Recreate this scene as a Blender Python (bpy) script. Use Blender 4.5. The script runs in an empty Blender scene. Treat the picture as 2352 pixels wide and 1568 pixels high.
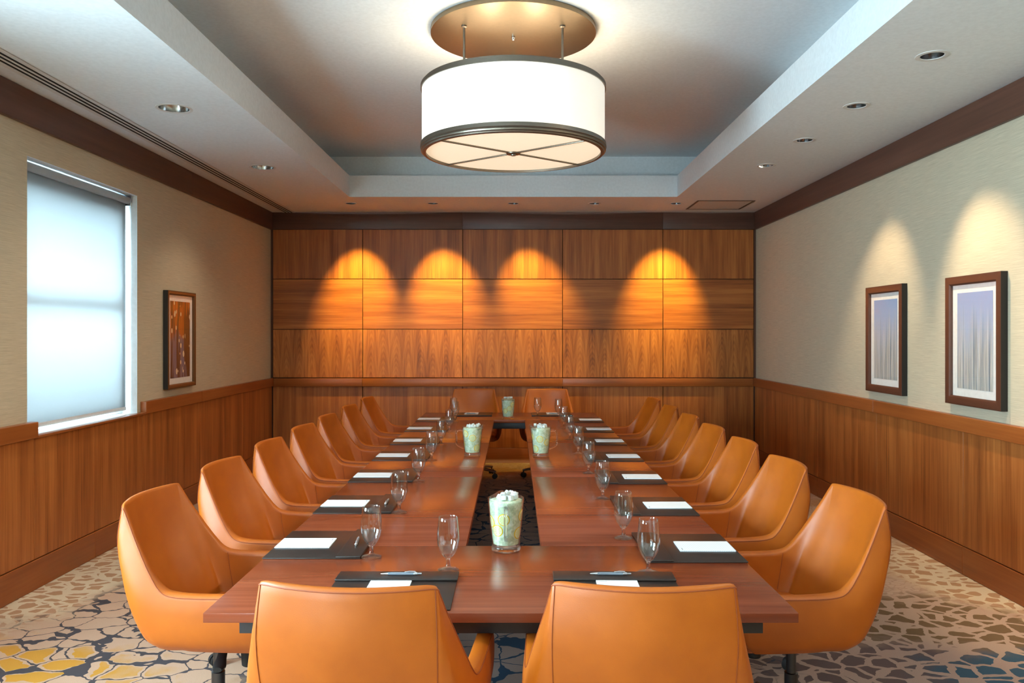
import bpy, bmesh, math, random
import numpy as np
from mathutils import Vector, Matrix

random.seed(7)
PI = math.pi
R = math.radians
scene = bpy.context.scene
C = scene.collection

# ---------------------------------------------------------------- camera
CAM_H = 1.59
cam_d = bpy.data.cameras.new('camera')
cam_d.sensor_width = 36.0
cam_d.lens = 28.01
cam_d.shift_x = -3 / 2352
cam_d.shift_y = -18 / 2352
cam_d.clip_start = 0.05
cam = bpy.data.objects.new('camera', cam_d)
cam.location = (0, 0, CAM_H)
cam.rotation_euler = (R(90), 0, 0)
C.objects.link(cam)
scene.camera = cam

# ---------------------------------------------------------------- sky, exposure
scene.view_settings.view_transform = 'Standard'
scene.view_settings.look = 'None'
scene.view_settings.gamma = 1.0
scene.view_settings.use_curve_mapping = False
scene.view_settings.exposure = 0.42
world = bpy.data.worlds.new('sky')
scene.world = world
world.use_nodes = True
bg = world.node_tree.nodes['Background']
bg.inputs['Color'].default_value = (0.60, 0.87, 1.0, 1)
bg.inputs['Strength'].default_value = 50.0
scene.cycles.max_bounces = 12
scene.cycles.diffuse_bounces = 5
scene.cycles.glossy_bounces = 5
scene.cycles.transmission_bounces = 10
scene.cycles.transparent_max_bounces = 12
scene.cycles.sample_clamp_indirect = 12.0
scene.cycles.caustics_reflective = False
scene.cycles.caustics_refractive = False

# lamp strengths (the lamps themselves are built with their fixtures)
W_BACK, W_RIGHT, W_LEFT, W_DRUM = 310.0, 112.0, 36.0, 17.0
WARM = (1.0, 0.69, 0.10)
SOFTWARM = (1.0, 0.80, 0.58)

# ---------------------------------------------------------------- helpers
def link(o):
    C.objects.link(o)
    return o

def tag(o, label=None, cat=None, group=None, kind=None):
    if label: o['label'] = label
    if cat: o['category'] = cat
    if group: o['group'] = group
    if kind: o['kind'] = kind
    return o

def empty(name, loc=(0, 0, 0), rz=0.0):
    o = bpy.data.objects.new(name, None)
    o.empty_display_size = 0.1
    o.location = loc
    o.rotation_euler = (0, 0, rz)
    return link(o)

def copy_tree(o, parent=None):
    c = o.copy()
    link(c)
    if parent is not None:
        c.parent = parent
    for ch in list(o.children):
        copy_tree(ch, c)
    return c

class MB:
    """collects shapes into one mesh; wood pieces get UVs in metres (u across the grain, v along it)"""
    def __init__(self):
        self.bm = bmesh.new()
        self.uv = self.bm.loops.layers.uv.new('UVMap')
    def _uv(self, faces, grain, off=None):
        if off is None:
            off = (random.uniform(0, 40), random.uniform(0, 40))
        g = 'xyz'.index(grain)
        for f in faces:
            n = f.normal
            d = max(range(3), key=lambda k: abs(n[k]))
            oth = [k for k in range(3) if k != d]
            if d == g:
                a, b = oth
            else:
                b = g
                a = [k for k in oth if k != g][0]
            for l in f.loops:
                co = l.vert.co
                l[self.uv].uv = (co[a] + off[0], co[b] + off[1])
    def box(self, x0, x1, y0, y1, z0, z1, bevel=0.0, grain='z', seg=2, mat=0, off=None, M=None):
        vs = bmesh.ops.create_cube(self.bm, size=1.0)['verts']
        for v in vs:
            v.co = Vector(((x0 + x1) / 2 + v.co.x * (x1 - x0), (y0 + y1) / 2 + v.co.y * (y1 - y0),
                           (z0 + z1) / 2 + v.co.z * (z1 - z0)))
        fs = list({f for v in vs for f in v.link_faces})
        if bevel > 0:
            es = list({e for v in vs for e in v.link_edges})
            r = bmesh.ops.bevel(self.bm, geom=es, offset=bevel, segments=seg, affect='EDGES', profile=0.5)
            vs2 = set(r['verts'])
            fs = list({f for v in vs2 for f in v.link_faces} | set(r['faces']))
            fs = [f for f in fs if f.is_valid]
        self.bm.normal_update()
        self._uv(fs, grain, off)
        for f in fs:
            f.material_index = mat
        if M is not None:
            for v in {v for f in fs for v in f.verts}:
                v.co = M @ v.co
        return fs
    def quad(self, pts, uvs=None, mat=0):
        vs = [self.bm.verts.new(p) for p in pts]
        f = self.bm.faces.new(vs)
        f.material_index = mat
        if uvs:
            for l, q in zip(f.loops, uvs):
                l[self.uv].uv = q
        return f
    def lathe(self, prof, n=32, cx=0, cy=0, cz=0, closed=False, mat=0, M=None):
        rings = []
        for (r, z) in prof:
            if r < 1e-6:
                rings.append([self.bm.verts.new((cx, cy, cz + z))])
            else:
                rings.append([self.bm.verts.new((cx + r * math.cos(2 * PI * k / n), cy + r * math.sin(2 * PI * k / n), cz + z)) for k in range(n)])
        fs = []
        pairs = list(zip(rings[:-1], rings[1:]))
        if closed:
            pairs.append((rings[-1], rings[0]))
        for a, b in pairs:
            for k in range(n):
                k2 = (k + 1) % n
                if len(a) == 1 and len(b) == 1:
                    continue
                if len(a) == 1:
                    q = (a[0], b[k], b[k2])
                elif len(b) == 1:
                    q = (a[k], a[k2], b[0])
                else:
                    q = (a[k], a[k2], b[k2], b[k])
                try:
                    f = self.bm.faces.new(q)
                    f.material_index = mat
                    fs.append(f)
                except ValueError:
                    pass
        if M is not None:
            for v in {v for r in rings for v in r}:
                v.co = M @ v.co
        return fs
    def tube(self, pts, rad, n=10, cap=True, mat=0, sx=1.0):
        pts = [Vector(p) for p in pts]
        rads = rad if isinstance(rad, (list, tuple)) else [rad] * len(pts)
        rings = []
        up = Vector((0, 0, 1))
        prev = None
        for i, p in enumerate(pts):
            t = (pts[min(i + 1, len(pts) - 1)] - pts[max(i - 1, 0)]).normalized()
            if prev is None:
                a = up if abs(t.dot(up)) < 0.95 else Vector((1, 0, 0))
                nrm = (a - t * a.dot(t)).normalized()
            else:
                nrm = (prev - t * prev.dot(t)).normalized()
            prev = nrm
            bi = t.cross(nrm)
            rings.append([self.bm.verts.new(p + (nrm * math.cos(2 * PI * k / n) + bi * sx * math.sin(2 * PI * k / n)) * rads[i]) for k in range(n)])
        for a, b in zip(rings[:-1], rings[1:]):
            for k in range(n):
                f = self.bm.faces.new((a[k], a[(k + 1) % n], b[(k + 1) % n], b[k]))
                f.material_index = mat
        if cap:
            for rg in (rings[0], rings[-1]):
                f = self.bm.faces.new(rg)
                f.material_index = mat
    def grid(self, P, wrap_j=False, mat=0):
        """P: rows of 3D points"""
        V = [[self.bm.verts.new(p) for p in row] for row in P]
        for i in range(len(V) - 1):
            m = len(V[i])
            for j in range(m if wrap_j else m - 1):
                f = self.bm.faces.new((V[i][j], V[i][(j + 1) % m], V[i + 1][(j + 1) % m], V[i + 1][j]))
                f.material_index = mat
        return V
    def build(self, name, mats, parent=None, smooth=35, loc=None):
        bmesh.ops.recalc_face_normals(self.bm, faces=self.bm.faces[:])
        me = bpy.data.meshes.new(name)
        self.bm.to_mesh(me)
        self.bm.free()
        for m in (mats if isinstance(mats, (list, tuple)) else [mats]):
            me.materials.append(m)
        if smooth:
            for p in me.polygons:
                p.use_smooth = True
            me.set_sharp_from_angle(angle=R(smooth))
        o = bpy.data.objects.new(name, me)
        if parent is not None:
            o.parent = parent
        if loc is not None:
            o.location = loc
        return link(o)

# ---------------------------------------------------------------- materials
def srgb(r, g, b):
    f = lambda c: (c / 255 / 12.92) if c / 255 <= 0.04045 else ((c / 255 + 0.055) / 1.055) ** 2.4
    return (f(r), f(g), f(b), 1.0)

class NT:
    def __init__(self, name):
        self.m = bpy.data.materials.new(name)
        self.m.use_nodes = True
        self.t = self.m.node_tree
        self.b = self.t.nodes['Principled BSDF']
        self.out = self.t.nodes['Material Output']
    def n(self, typ, **kw):
        x = self.t.nodes.new(typ)
        for k, v in kw.items():
            setattr(x, k, v)
        return x
    def l(self, a, b):
        self.t.links.new(a, b)
    def val(self, sock, v):
        if hasattr(v, 'is_output') or hasattr(v, 'links'):
            self.l(v, sock)
        else:
            sock.default_value = v
    def math(self, op, a, b=0.0, c=None, clamp=False):
        x = self.n('ShaderNodeMath', operation=op, use_clamp=clamp)
        self.val(x.inputs[0], a)
        self.val(x.inputs[1], b)
        if c is not None:
            self.val(x.inputs[2], c)
        return x.outputs[0]
    def mix(self, f, a, b, blend='MIX'):
        x = self.n('ShaderNodeMix', data_type='RGBA', blend_type=blend)
        self.val(x.inputs[0], f)
        self.val(x.inputs[6], a)
        self.val(x.inputs[7], b)
        return x.outputs[2]
    def ramp(self, f, stops):
        x = self.n('ShaderNodeValToRGB')
        self.l(f, x.inputs[0])
        e = x.color_ramp.elements
        while len(e) < len(stops):
            e.new(0.5)
        for q, (p, c) in zip(e, stops):
            q.position = p
            q.color = c if len(c) == 4 else (*c, 1)
        return x.outputs[0]
    def scaled(self, vec, s, loc=(0, 0, 0)):
        x = self.n('ShaderNodeMapping')
        self.l(vec, x.inputs[0])
        x.inputs['Scale'].default_value = s
        x.inputs['Location'].default_value = loc
        return x.outputs[0]
    def noise(self, vec, scale=1.0, detail=3.0, rough=0.55, dist=0.0):
        x = self.n('ShaderNodeTexNoise')
        self.l(vec, x.inputs['Vector'])
        x.inputs['Scale'].default_value = scale
        x.inputs['Detail'].default_value = detail
        x.inputs['Roughness'].default_value = rough
        x.inputs['Distortion'].default_value = dist
        return x.outputs[0]
    def smooth(self, v, lo, hi):
        x = self.n('ShaderNodeMapRange', interpolation_type='SMOOTHSTEP')
        self.val(x.inputs[0], v)
        self.val(x.inputs[1], lo)
        self.val(x.inputs[2], hi)
        return x.outputs[0]
    def bump(self, h, strength=0.2, dist=0.001):
        x = self.n('ShaderNodeBump')
        x.inputs['Strength'].default_value = strength
        x.inputs['Distance'].default_value = dist
        self.l(h, x.inputs['Height'])
        self.l(x.outputs[0], self.b.inputs['Normal'])

def plain(name, col, rough=0.5, metal=0.0, spec=0.5, coat=0.0, speck=0.0):
    t = NT(name)
    t.b.inputs['Roughness'].default_value = rough
    t.b.inputs['Metallic'].default_value = metal
    t.b.inputs['Specular IOR Level'].default_value = spec
    t.b.inputs['Coat Weight'].default_value = coat
    tc = t.n('ShaderNodeTexCoord').outputs['Object']
    nz = t.noise(tc, 40 if speck == 0 else 200, 2)
    k = max(speck, 0.04)
    dark = tuple(c * (1 - k) for c in col[:3]) + (1,)
    lite = tuple(min(1, c * (1 + k)) for c in col[:3]) + (1,)
    t.l(t.ramp(nz, [(0.3, dark), (0.7, lite)]), t.b.inputs['Base Color'])
    return t.m

def wood(name, dark, mid, light, rough=0.36, cathedral=False, fine=1.0, spec=0.4):
    t = NT(name)
    uv = t.n('ShaderNodeTexCoord').outputs['UV']
    wob = t.noise(t.scaled(uv, (3.0, 0.9, 1)), 1.0, 2)
    big = t.noise(t.scaled(uv, (9.0, 0.45, 1)), 1.0, 3, 0.6, 0.3)
    mid_n = t.noise(t.scaled(uv, (55.0, 1.3, 1)), 1.0, 3, 0.6)
    pore = t.noise(t.scaled(uv, (420.0, 7.0, 1)), 1.0, 2, 0.6)
    f = t.math('MULTIPLY', big, 0.55)
    f = t.math('MULTIPLY_ADD', mid_n, 0.38 * fine, f)
    f = t.math('MULTIPLY_ADD', pore, 0.16 * fine, f)
    f = t.math('SUBTRACT', f, 0.02 + 0.27 * (fine - 1))
    if cathedral:
        sp = t.n('ShaderNodeSeparateXYZ')
        t.l(uv, sp.inputs[0])
        u = t.math('PINGPONG', sp.outputs[0], 0.0765)
        u2 = t.math('POWER', u, 2.0)
        w = t.math('MULTIPLY_ADD', u2, 75.0, sp.outputs[1])
        w = t.math('MULTIPLY_ADD', wob, 0.55, w)
        w = t.math('MULTIPLY_ADD', mid_n, 0.05, w)
        s = t.math('SINE', t.math('MULTIPLY', w, 78.0))
        s2 = t.math('SINE', t.math('MULTIPLY', w, 17.0))
        f = t.math('MULTIPLY_ADD', s, 0.035, f)
        f = t.math('MULTIPLY_ADD', s2, 0.035, f)
    col = t.ramp(f, [(0.32, dark), (0.50, mid), (0.69, light)])
    t.l(col, t.b.inputs['Base Color'])
    t.b.inputs['Roughness'].default_value = rough
    t.b.inputs['Specular IOR Level'].default_value = spec
    t.bump(pore, 0.12, 0.0006)
    return t.m

MAT = {}
MAT['walnut'] = wood('walnut_veneer', srgb(104, 56, 28), srgb(158, 90, 42), srgb(192, 120, 60), 0.42)
MAT['walnut_cath'] = wood('walnut_cathedral_veneer', srgb(106, 58, 28), srgb(164, 96, 44), srgb(198, 126, 62), 0.42, True)
MAT['rail'] = wood('walnut_rail_wood', srgb(118, 62, 28), srgb(146, 80, 36), srgb(166, 98, 48), 0.34, fine=0.7)
MAT['crown'] = wood('dark_crown_wood', srgb(70, 45, 36), srgb(88, 57, 45), srgb(104, 69, 55), 0.40, fine=0.7)
MAT['table'] = wood('table_veneer', srgb(100, 44, 25), srgb(126, 59, 35), srgb(146, 74, 46), 0.22, fine=0.75, spec=0.42)
MAT['black'] = plain('black_painted_metal', srgb(22, 22, 24), 0.45)
MAT['frame_grey'] = plain('charcoal_table_frame', srgb(48, 48, 52), 0.5)
MAT['rubber'] = plain('black_rubber', srgb(26, 26, 28), 0.6)
MAT['chrome'] = plain('polished_metal', srgb(170, 170, 172), 0.18, 1.0)
MAT['darkmetal'] = plain('dark_gas_column_metal', srgb(90, 90, 94), 0.28, 1.0)
MAT['bronze'] = plain('brushed_bronze', srgb(126, 116, 104), 0.38, 0.9)
MAT['nickel'] = plain('brushed_canopy_metal', srgb(128, 112, 90), 0.36, 0.9)
MAT['paint'] = plain('white_ceiling_paint', srgb(221, 227, 230), 0.8, spec=0.2)
MAT['jamb'] = plain('white_jamb_paint', srgb(225, 228, 230), 0.6)
MAT['paper'] = plain('white_mat_board', srgb(252, 250, 246), 0.7)
MAT['vent'] = plain('white_vent_metal', srgb(205, 205, 203), 0.5)
MAT['void'] = plain('dark_duct_interior', srgb(12, 12, 12), 0.9)

def m_wallpaper(name, base, axis):
    t = NT(name)
    oc = t.n('ShaderNodeTexCoord').outputs['Object']
    s = (1, 5, 260) if axis == 'y' else (5, 1, 260)
    a = t.noise(t.scaled(oc, s), 1.0, 4, 0.6)
    b = t.noise(t.scaled(oc, (1, 14, 620) if axis == 'y' else (14, 1, 620)), 1.0, 2)
    c = t.noise(t.scaled(oc, (1, 1.1, 0.2)), 1.0, 1)
    f = t.math('MULTIPLY', a, 0.6)
    f = t.math('MULTIPLY_ADD', b, 0.3, f)
    f = t.math('MULTIPLY_ADD', c, 0.1, f)
    lo = tuple(k * 0.80 for k in base[:3]) + (1,)
    hi = tuple(min(1, k * 1.17) for k in base[:3]) + (1,)
    t.l(t.ramp(f, [(0.34, lo), (0.66, hi)]), t.b.inputs['Base Color'])
    t.b.inputs['Roughness'].default_value = 0.75
    t.b.inputs['Specular IOR Level'].default_value = 0.2
    t.bump(f, 0.25, 0.001)
    return t.m
MAT['wallpaper'] = m_wallpaper('grasscloth_wallpaper', srgb(196, 184, 160), 'y')

def m_leather():
    t = NT('tan_leather')
    oc = t.n('ShaderNodeTexCoord').outputs['Object']
    v = t.n('ShaderNodeTexVoronoi')
    t.l(oc, v.inputs['Vector'])
    v.inputs['Scale'].default_value = 420
    big = t.noise(oc, 5.0, 3)
    t.l(t.ramp(big, [(0.3, srgb(172, 84, 10)), (0.7, srgb(190, 97, 15))]), t.b.inputs['Base Color'])
    t.b.inputs['Roughness'].default_value = 0.45
    t.b.inputs['Specular IOR Level'].default_value = 0.5
    t.bump(v.outputs['Distance'], 0.12, 0.0006)
    return t.m
MAT['leather'] = m_leather()
MAT['thread'] = plain('dark_thread', srgb(150, 70, 26), 0.6)
MAT['portfolio'] = plain('dark_brown_leather', srgb(44, 36, 33), 0.36, speck=0.15)
MAT['pen_grey'] = plain('slate_pen_plastic', srgb(118, 126, 136), 0.35)
MAT['pen_silver'] = plain('silver_pen_metal', srgb(205, 206, 210), 0.25, 0.8)

def m_pad():
    t = NT('ruled_white_paper')
    oc = t.n('ShaderNodeTexCoord').outputs['Object']
    sp = t.n('ShaderNodeSeparateXYZ')
    t.l(oc, sp.inputs[0])
    k = t.math('PINGPONG', sp.outputs[1], 0.0035)
    ln = t.smooth(k, 0.0002, 0.0009)
    t.l(t.mix(ln, srgb(186, 200, 214), srgb(240, 242, 246)), t.b.inputs['Base Color'])
    t.b.inputs['Roughness'].default_value = 0.7
    return t.m
MAT['pad'] = m_pad()

def m_glass(name, col=(1, 1, 1, 1), rough=0.0):
    t = NT(name)
    t.b.inputs['Base Color'].default_value = col
    t.b.inputs['Roughness'].default_value = rough
    t.b.inputs['Transmission Weight'].default_value = 1.0
    t.b.inputs['IOR'].default_value = 1.47
    # clear glass lets lamp light through to what stands behind it
    tr = t.n('ShaderNodeBsdfTransparent')
    fr = t.n('ShaderNodeMixShader')
    fr.inputs[0].default_value = 0.45
    t.l(t.b.outputs[0], fr.inputs[1])
    t.l(tr.outputs[0], fr.inputs[2])
    t.l(fr.outputs[0], t.out.inputs[0])
    return t.m
MAT['glass'] = m_glass('clear_drinking_glass')
def m_thin_glass():
    t = NT('clear_pitcher_glass')
    gl = t.n('ShaderNodeBsdfGlossy')
    gl.inputs['Roughness'].default_value = 0.03
    tr = t.n('ShaderNodeBsdfTransparent')
    tr.inputs[0].default_value = (0.97, 0.985, 0.98, 1)
    lw = t.n('ShaderNodeLayerWeight')
    lw.inputs[0].default_value = 0.5
    fr = t.n('ShaderNodeMixShader')
    t.l(t.math('MULTIPLY_ADD', t.math('POWER', lw.outputs['Facing'], 2.2), 0.75, 0.05), fr.inputs[0])
    t.l(tr.outputs[0], fr.inputs[1])
    t.l(gl.outputs[0], fr.inputs[2])
    t.l(fr.outputs[0], t.out.inputs[0])
    return t.m
MAT['thin_glass'] = m_thin_glass()
def m_pane():
    t = NT('window_pane_glass')
    gl = t.n('ShaderNodeBsdfGlossy')
    gl.inputs['Roughness'].default_value = 0.02
    tr = t.n('ShaderNodeBsdfTransparent')
    fr = t.n('ShaderNodeMixShader')
    fr.inputs[0].default_value = 0.92
    t.l(gl.outputs[0], fr.inputs[1])
    t.l(tr.outputs[0], fr.inputs[2])
    t.l(fr.outputs[0], t.out.inputs[0])
    return t.m
MAT['pane'] = m_pane()

def m_liquid():
    t = NT('cloudy_lemon_water')
    oc = t.n('ShaderNodeTexCoord').outputs['Object']
    nz = t.noise(oc, 55, 4, 0.65, 0.6)
    t.l(t.ramp(nz, [(0.34, srgb(184, 202, 174)), (0.50, srgb(216, 228, 194)), (0.68, srgb(242, 247, 236))]), t.b.inputs['Base Color'])
    t.b.inputs['Roughness'].default_value = 0.25
    t.b.inputs['Transmission Weight'].default_value = 0.0
    t.bump(nz, 0.5, 0.004)
    return t.m
MAT['liquid'] = m_liquid()
MAT['rind'] = plain('lemon_rind', srgb(238, 200, 20), 0.4)
def m_flesh():
    t = NT('lemon_flesh')
    uv = t.n('ShaderNodeTexCoord').outputs['UV']
    g = t.n('ShaderNodeTexGradient', gradient_type='RADIAL')
    t.l(uv, g.inputs[0])
    w = t.math('PINGPONG', t.math('MULTIPLY', g.outputs['Fac'], 9.0), 0.5)
    t.l(t.mix(t.smooth(w, 0.03, 0.12), srgb(252, 250, 224), srgb(232, 234, 164)), t.b.inputs['Base Color'])
    t.b.inputs['Roughness'].default_value = 0.3
    return t.m
MAT['flesh'] = m_flesh()
MAT['pith'] = plain('lemon_pith', srgb(250, 248, 224), 0.5)
def m_ice():
    t = NT('ice')
    t.b.inputs['Base Color'].default_value = srgb(240, 248, 246)
    t.b.inputs['Roughness'].default_value = 0.12
    t.b.inputs['Transmission Weight'].default_value = 0.35
    t.b.inputs['IOR'].default_value = 1.31
    oc = t.n('ShaderNodeTexCoord').outputs['Object']
    t.bump(t.noise(oc, 90, 3), 0.5, 0.003)
    return t.m
MAT['ice'] = m_ice()

def m_shade_fabric():
    t = NT('roller_shade_fabric')
    oc = t.n('ShaderNodeTexCoord').outputs['Object']
    nz = t.noise(t.scaled(oc, (1, 900, 900)), 1.0, 1)
    col = t.ramp(nz, [(0.3, srgb(216, 220, 222)), (0.7, srgb(236, 238, 238))])
    tr = t.n('ShaderNodeBsdfTranslucent')
    df = t.n('ShaderNodeBsdfDiffuse')
    t.l(t.mix(0.68, col, (0, 0, 0, 1)), tr.inputs[0])
    t.l(col, df.inputs[0])
    mx = t.n('ShaderNodeMixShader')
    mx.inputs[0].default_value = 0.6
    t.l(df.outputs[0], mx.inputs[1])
    t.l(tr.outputs[0], mx.inputs[2])
    t.l(mx.outputs[0], t.out.inputs[0])
    return t.m
MAT['shade'] = m_shade_fabric()

def m_glow(name, col, strength, base):
    t = NT(name)
    t.b.inputs['Base Color'].default_value = base
    t.b.inputs['Roughness'].default_value = 0.7
    oc = t.n('ShaderNodeTexCoord').outputs['Object']
    nz = t.noise(t.scaled(oc, (300, 300, 40)), 1.0, 1)
    t.l(t.ramp(nz, [(0.3, tuple(c * 0.98 for c in col) + (1,)), (0.7, (*col, 1))]), t.b.inputs['Emission Color'])
    t.b.inputs['Emission Strength'].default_value = strength
    return t.m
MAT['drum'] = m_glow('lit_drum_fabric', (1.0, 0.925, 0.82), 0.40, srgb(235, 230, 220))
MAT['diffuser'] = m_glow('lit_drum_diffuser', (1.0, 0.78, 0.52), 0.55, srgb(230, 220, 205))
MAT['lamp'] = m_glow('lamp_face', (1.0, 0.80, 0.55), 1.2, srgb(230, 220, 205))

def m_carpet():
    t = NT('patterned_carpet')
    oc = t.n('ShaderNodeTexCoord').outputs['Object']
    wob = t.n('ShaderNodeTexNoise')
    t.l(oc, wob.inputs['Vector'])
    wob.inputs['Scale'].default_value = 7.0
    wob.inputs['Detail'].default_value = 3.0
    off = t.n('ShaderNodeVectorMath', operation='MULTIPLY_ADD')
    t.l(wob.outputs['Color'], off.inputs[0])
    off.inputs[1].default_value = (0.10, 0.10, 0)
    t.l(oc, off.inputs[2])
    P = off.outputs[0]
    def cells(sx, sy, rnd=0.75):
        e = t.n('ShaderNodeTexVoronoi', feature='DISTANCE_TO_EDGE')
        c = t.n('ShaderNodeTexVoronoi', feature='F1')
        v = t.scaled(P, (sx, sy, 0.0))
        for q in (e, c):
            t.l(v, q.inputs['Vector'])
            q.inputs['Scale'].default_value = 1.0
            q.inputs['Randomness'].default_value = rnd
        return e.outputs['Distance'], c.outputs['Color']
    e1, c1 = cells(5.4, 6.6, 0.7)
    e2, c2 = cells(15.0, 21.0, 0.8)
    big = t.noise(oc, 1.7, 3, 0.6)
    thick = t.noise(oc, 4.2, 3, 0.7)
    def blob(cx, cy, rx, ry, soft=0.25, amp=0.9):
        m = t.n('ShaderNodeMapping')
        t.l(oc, m.inputs[0])
        m.inputs['Location'].default_value = (-cx / rx, -cy / ry, 0)
        m.inputs['Scale'].default_value = (1 / rx, 1 / ry, 0)
        ln = t.n('ShaderNodeVectorMath', operation='LENGTH')
        t.l(m.outputs[0], ln.inputs[0])
        d = t.math('MULTIPLY_ADD', thick, amp, ln.outputs['Value'])
        return t.smooth(d, 1.0 + amp / 2 + soft, 1.0 + amp / 2 - soft)
    fib = t.noise(oc, 420, 2, 0.7)
    pale, tan = srgb(214, 186, 166), srgb(196, 156, 118)
    ground = t.mix(t.smooth(big, 0.40, 0.60), pale, tan)
    # faint small net everywhere
    net = t.smooth(e2, 0.10, 0.03)
    col = t.mix(t.math('MULTIPLY', net, 0.32), ground, srgb(158, 118, 88))
    def slatelines(col, mask, colr, w=0.11):
        th = t.math('MULTIPLY_ADD', t.smooth(thick, 0.46, 0.72), w, 0.018)
        ln = t.math('LESS_THAN', e1, th)
        return t.mix(t.math('MULTIPLY', ln, mask), col, colr)
    e4, c4 = cells(8.0, 9.6, 0.8)
    def fillcells(col, mask, colr, gap=0.10, only=0.0, ee=None):
        fl = t.math('GREATER_THAN', ee if ee is not None else e1, gap)
        if only:
            sp = t.n('ShaderNodeSeparateColor')
            t.l(c1, sp.inputs[0])
            fl = t.math('MULTIPLY', fl, t.math('GREATER_THAN', sp.outputs[0], only))
        return t.mix(t.math('MULTIPLY', fl, mask), col, colr)
    # clear pale fields under the bold patterns
    left = blob(-1.95, 4.25, 1.15, 1.15)
    mid = blob(0.1, 5.4, 1.15, 3.4)
    col = t.mix(left, col, srgb(214, 178, 152))
    col = t.mix(mid, col, srgb(150, 134, 128))
    must = blob(-2.7, 3.70, 0.95, 0.42)
    col = fillcells(col, must, srgb(218, 160, 66), 0.10, 0.3)
    brown = blob(2.2, 4.25, 1.0, 0.62)
    col = t.mix(brown, col, srgb(204, 176, 158))
    col = fillcells(col, brown, srgb(132, 108, 82), 0.11, 0.0, e4)
    violet = blob(1.75, 3.72, 0.8, 0.40)
    col = t.mix(violet, col, srgb(196, 168, 156))
    col = fillcells(col, violet, srgb(118, 100, 100), 0.10, 0.0, e4)
    blue = blob(2.6, 3.66, 0.65, 0.36)
    col = fillcells(col, blue, srgb(70, 102, 124), 0.10, 0.0, e4)
    col = slatelines(col, left, srgb(82, 80, 86))
    col = slatelines(col, mid, srgb(40, 68, 92), 0.14)
    # cream lace along the walls
    lace = t.math('MAXIMUM', blob(-2.85, 5.5, 0.42, 1.2), blob(2.95, 5.3, 0.42, 0.75))
    col = t.mix(lace, col, srgb(200, 158, 122))
    e3, c3 = cells(9.5, 12.0)
    lcl = t.math('LESS_THAN', e3, 0.13)
    col = t.mix(t.math('MULTIPLY', lcl, lace), col, srgb(238, 220, 190))
    dk = t.mix(t.math('MULTIPLY', t.smooth(fib, 0.62, 0.38), 0.30), col, srgb(70, 52, 40))
    t.l(dk, t.b.inputs['Base Color'])
    t.b.inputs['Roughness'].default_value = 0.95
    t.b.inputs['Specular IOR Level'].default_value = 0.1
    t.bump(fib, 0.5, 0.004)
    return t.m
MAT['carpet'] = m_carpet()

def m_art_dots():
    t = NT('dappled_branches_print')
    uv = t.n('ShaderNodeTexCoord').outputs['UV']
    sp = t.n('ShaderNodeSeparateXYZ')
    t.l(uv, sp.inputs[0])
    v = sp.outputs[1]
    soft = t.noise(t.scaled(uv, (3.2, 2.6, 1)), 1.0, 2)
    a = t.mix(t.smooth(t.math('MULTIPLY_ADD', soft, 0.5, v), 0.72, 0.86), srgb(120, 112, 138), srgb(178, 92, 30))
    tr = t.noise(t.scaled(uv, (7.0, 1.1, 1), (3, 1, 0)), 1.0, 2, 0.5, 0.4)
    a = t.mix(t.smooth(tr, 0.46, 0.56), a, srgb(78, 38, 24))
    vo = t.n('ShaderNodeTexVoronoi')
    t.l(t.scaled(uv, (9, 9.5, 1)), vo.inputs['Vector'])
    vo.inputs['Scale'].default_value = 1.0
    sc = t.n('ShaderNodeSeparateColor')
    t.l(vo.outputs['Color'], sc.inputs[0])
    dots = t.math('LESS_THAN', vo.outputs['Distance'], t.math('MULTIPLY', sc.outputs[0], 0.42))
    nz = t.math('SUBTRACT', sp.outputs[0], 0.5)
    mid = t.smooth(t.math('ABSOLUTE', nz), 0.55, 0.10)
    keep = t.math('GREATER_THAN', t.math('ADD', sc.outputs[1], t.math('MULTIPLY', mid, 0.45)), 0.50)
    a = t.mix(t.math('MULTIPLY', dots, keep), a, srgb(240, 222, 190))
    t.l(a, t.b.inputs['Base Color'])
    t.b.inputs['Roughness'].default_value = 0.5
    return t.m
MAT['art_dots'] = m_art_dots()

def m_art_streaks(name, shift):
    t = NT(name)
    uv = t.n('ShaderNodeTexCoord').outputs['UV']
    sp = t.n('ShaderNodeSeparateXYZ')
    t.l(uv, sp.inputs[0])
    v = sp.outputs[1]
    st = t.noise(t.scaled(uv, (26, 0.5, 1), (shift, 0, 0)), 1.0, 4, 0.7)
    wide = t.noise(t.scaled(uv, (5, 0.8, 1), (shift * 2, 0, 0)), 1.0, 2)
    streak = t.ramp(st, [(0.32, srgb(70, 104, 124)), (0.45, srgb(146, 162, 172)), (0.53, srgb(208, 204, 190)), (0.58, srgb(226, 230, 232)), (0.68, srgb(108, 142, 164))])
    sky = t.mix(v, srgb(212, 222, 232), srgb(140, 172, 220))
    f = t.smooth(t.math('MULTIPLY_ADD', wide, 0.9, t.math('MULTIPLY', v, -1.0)), -0.45, 0.25)
    t.l(t.mix(f, sky, streak), t.b.inputs['Base Color'])
    t.b.inputs['Roughness'].default_value = 0.5
    return t.m
MAT['art_a'] = m_art_streaks('blue_streak_print', 3.3)
MAT['art_b'] = m_art_streaks('teal_streak_print', 8.1)
MAT['art_frame'] = plain('brown_frame_wood', srgb(88, 54, 40), 0.35)
MAT['art_frame_gold'] = plain('bronze_brown_frame_wood', srgb(112, 74, 42), 0.35, 0.3)
MAT['frame_side'] = plain('black_frame_side', srgb(30, 26, 24), 0.5)

# ---------------------------------------------------------------- room
XW, YB, YF, ZC = 2.99, 9.83, -2.6, 3.083

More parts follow.
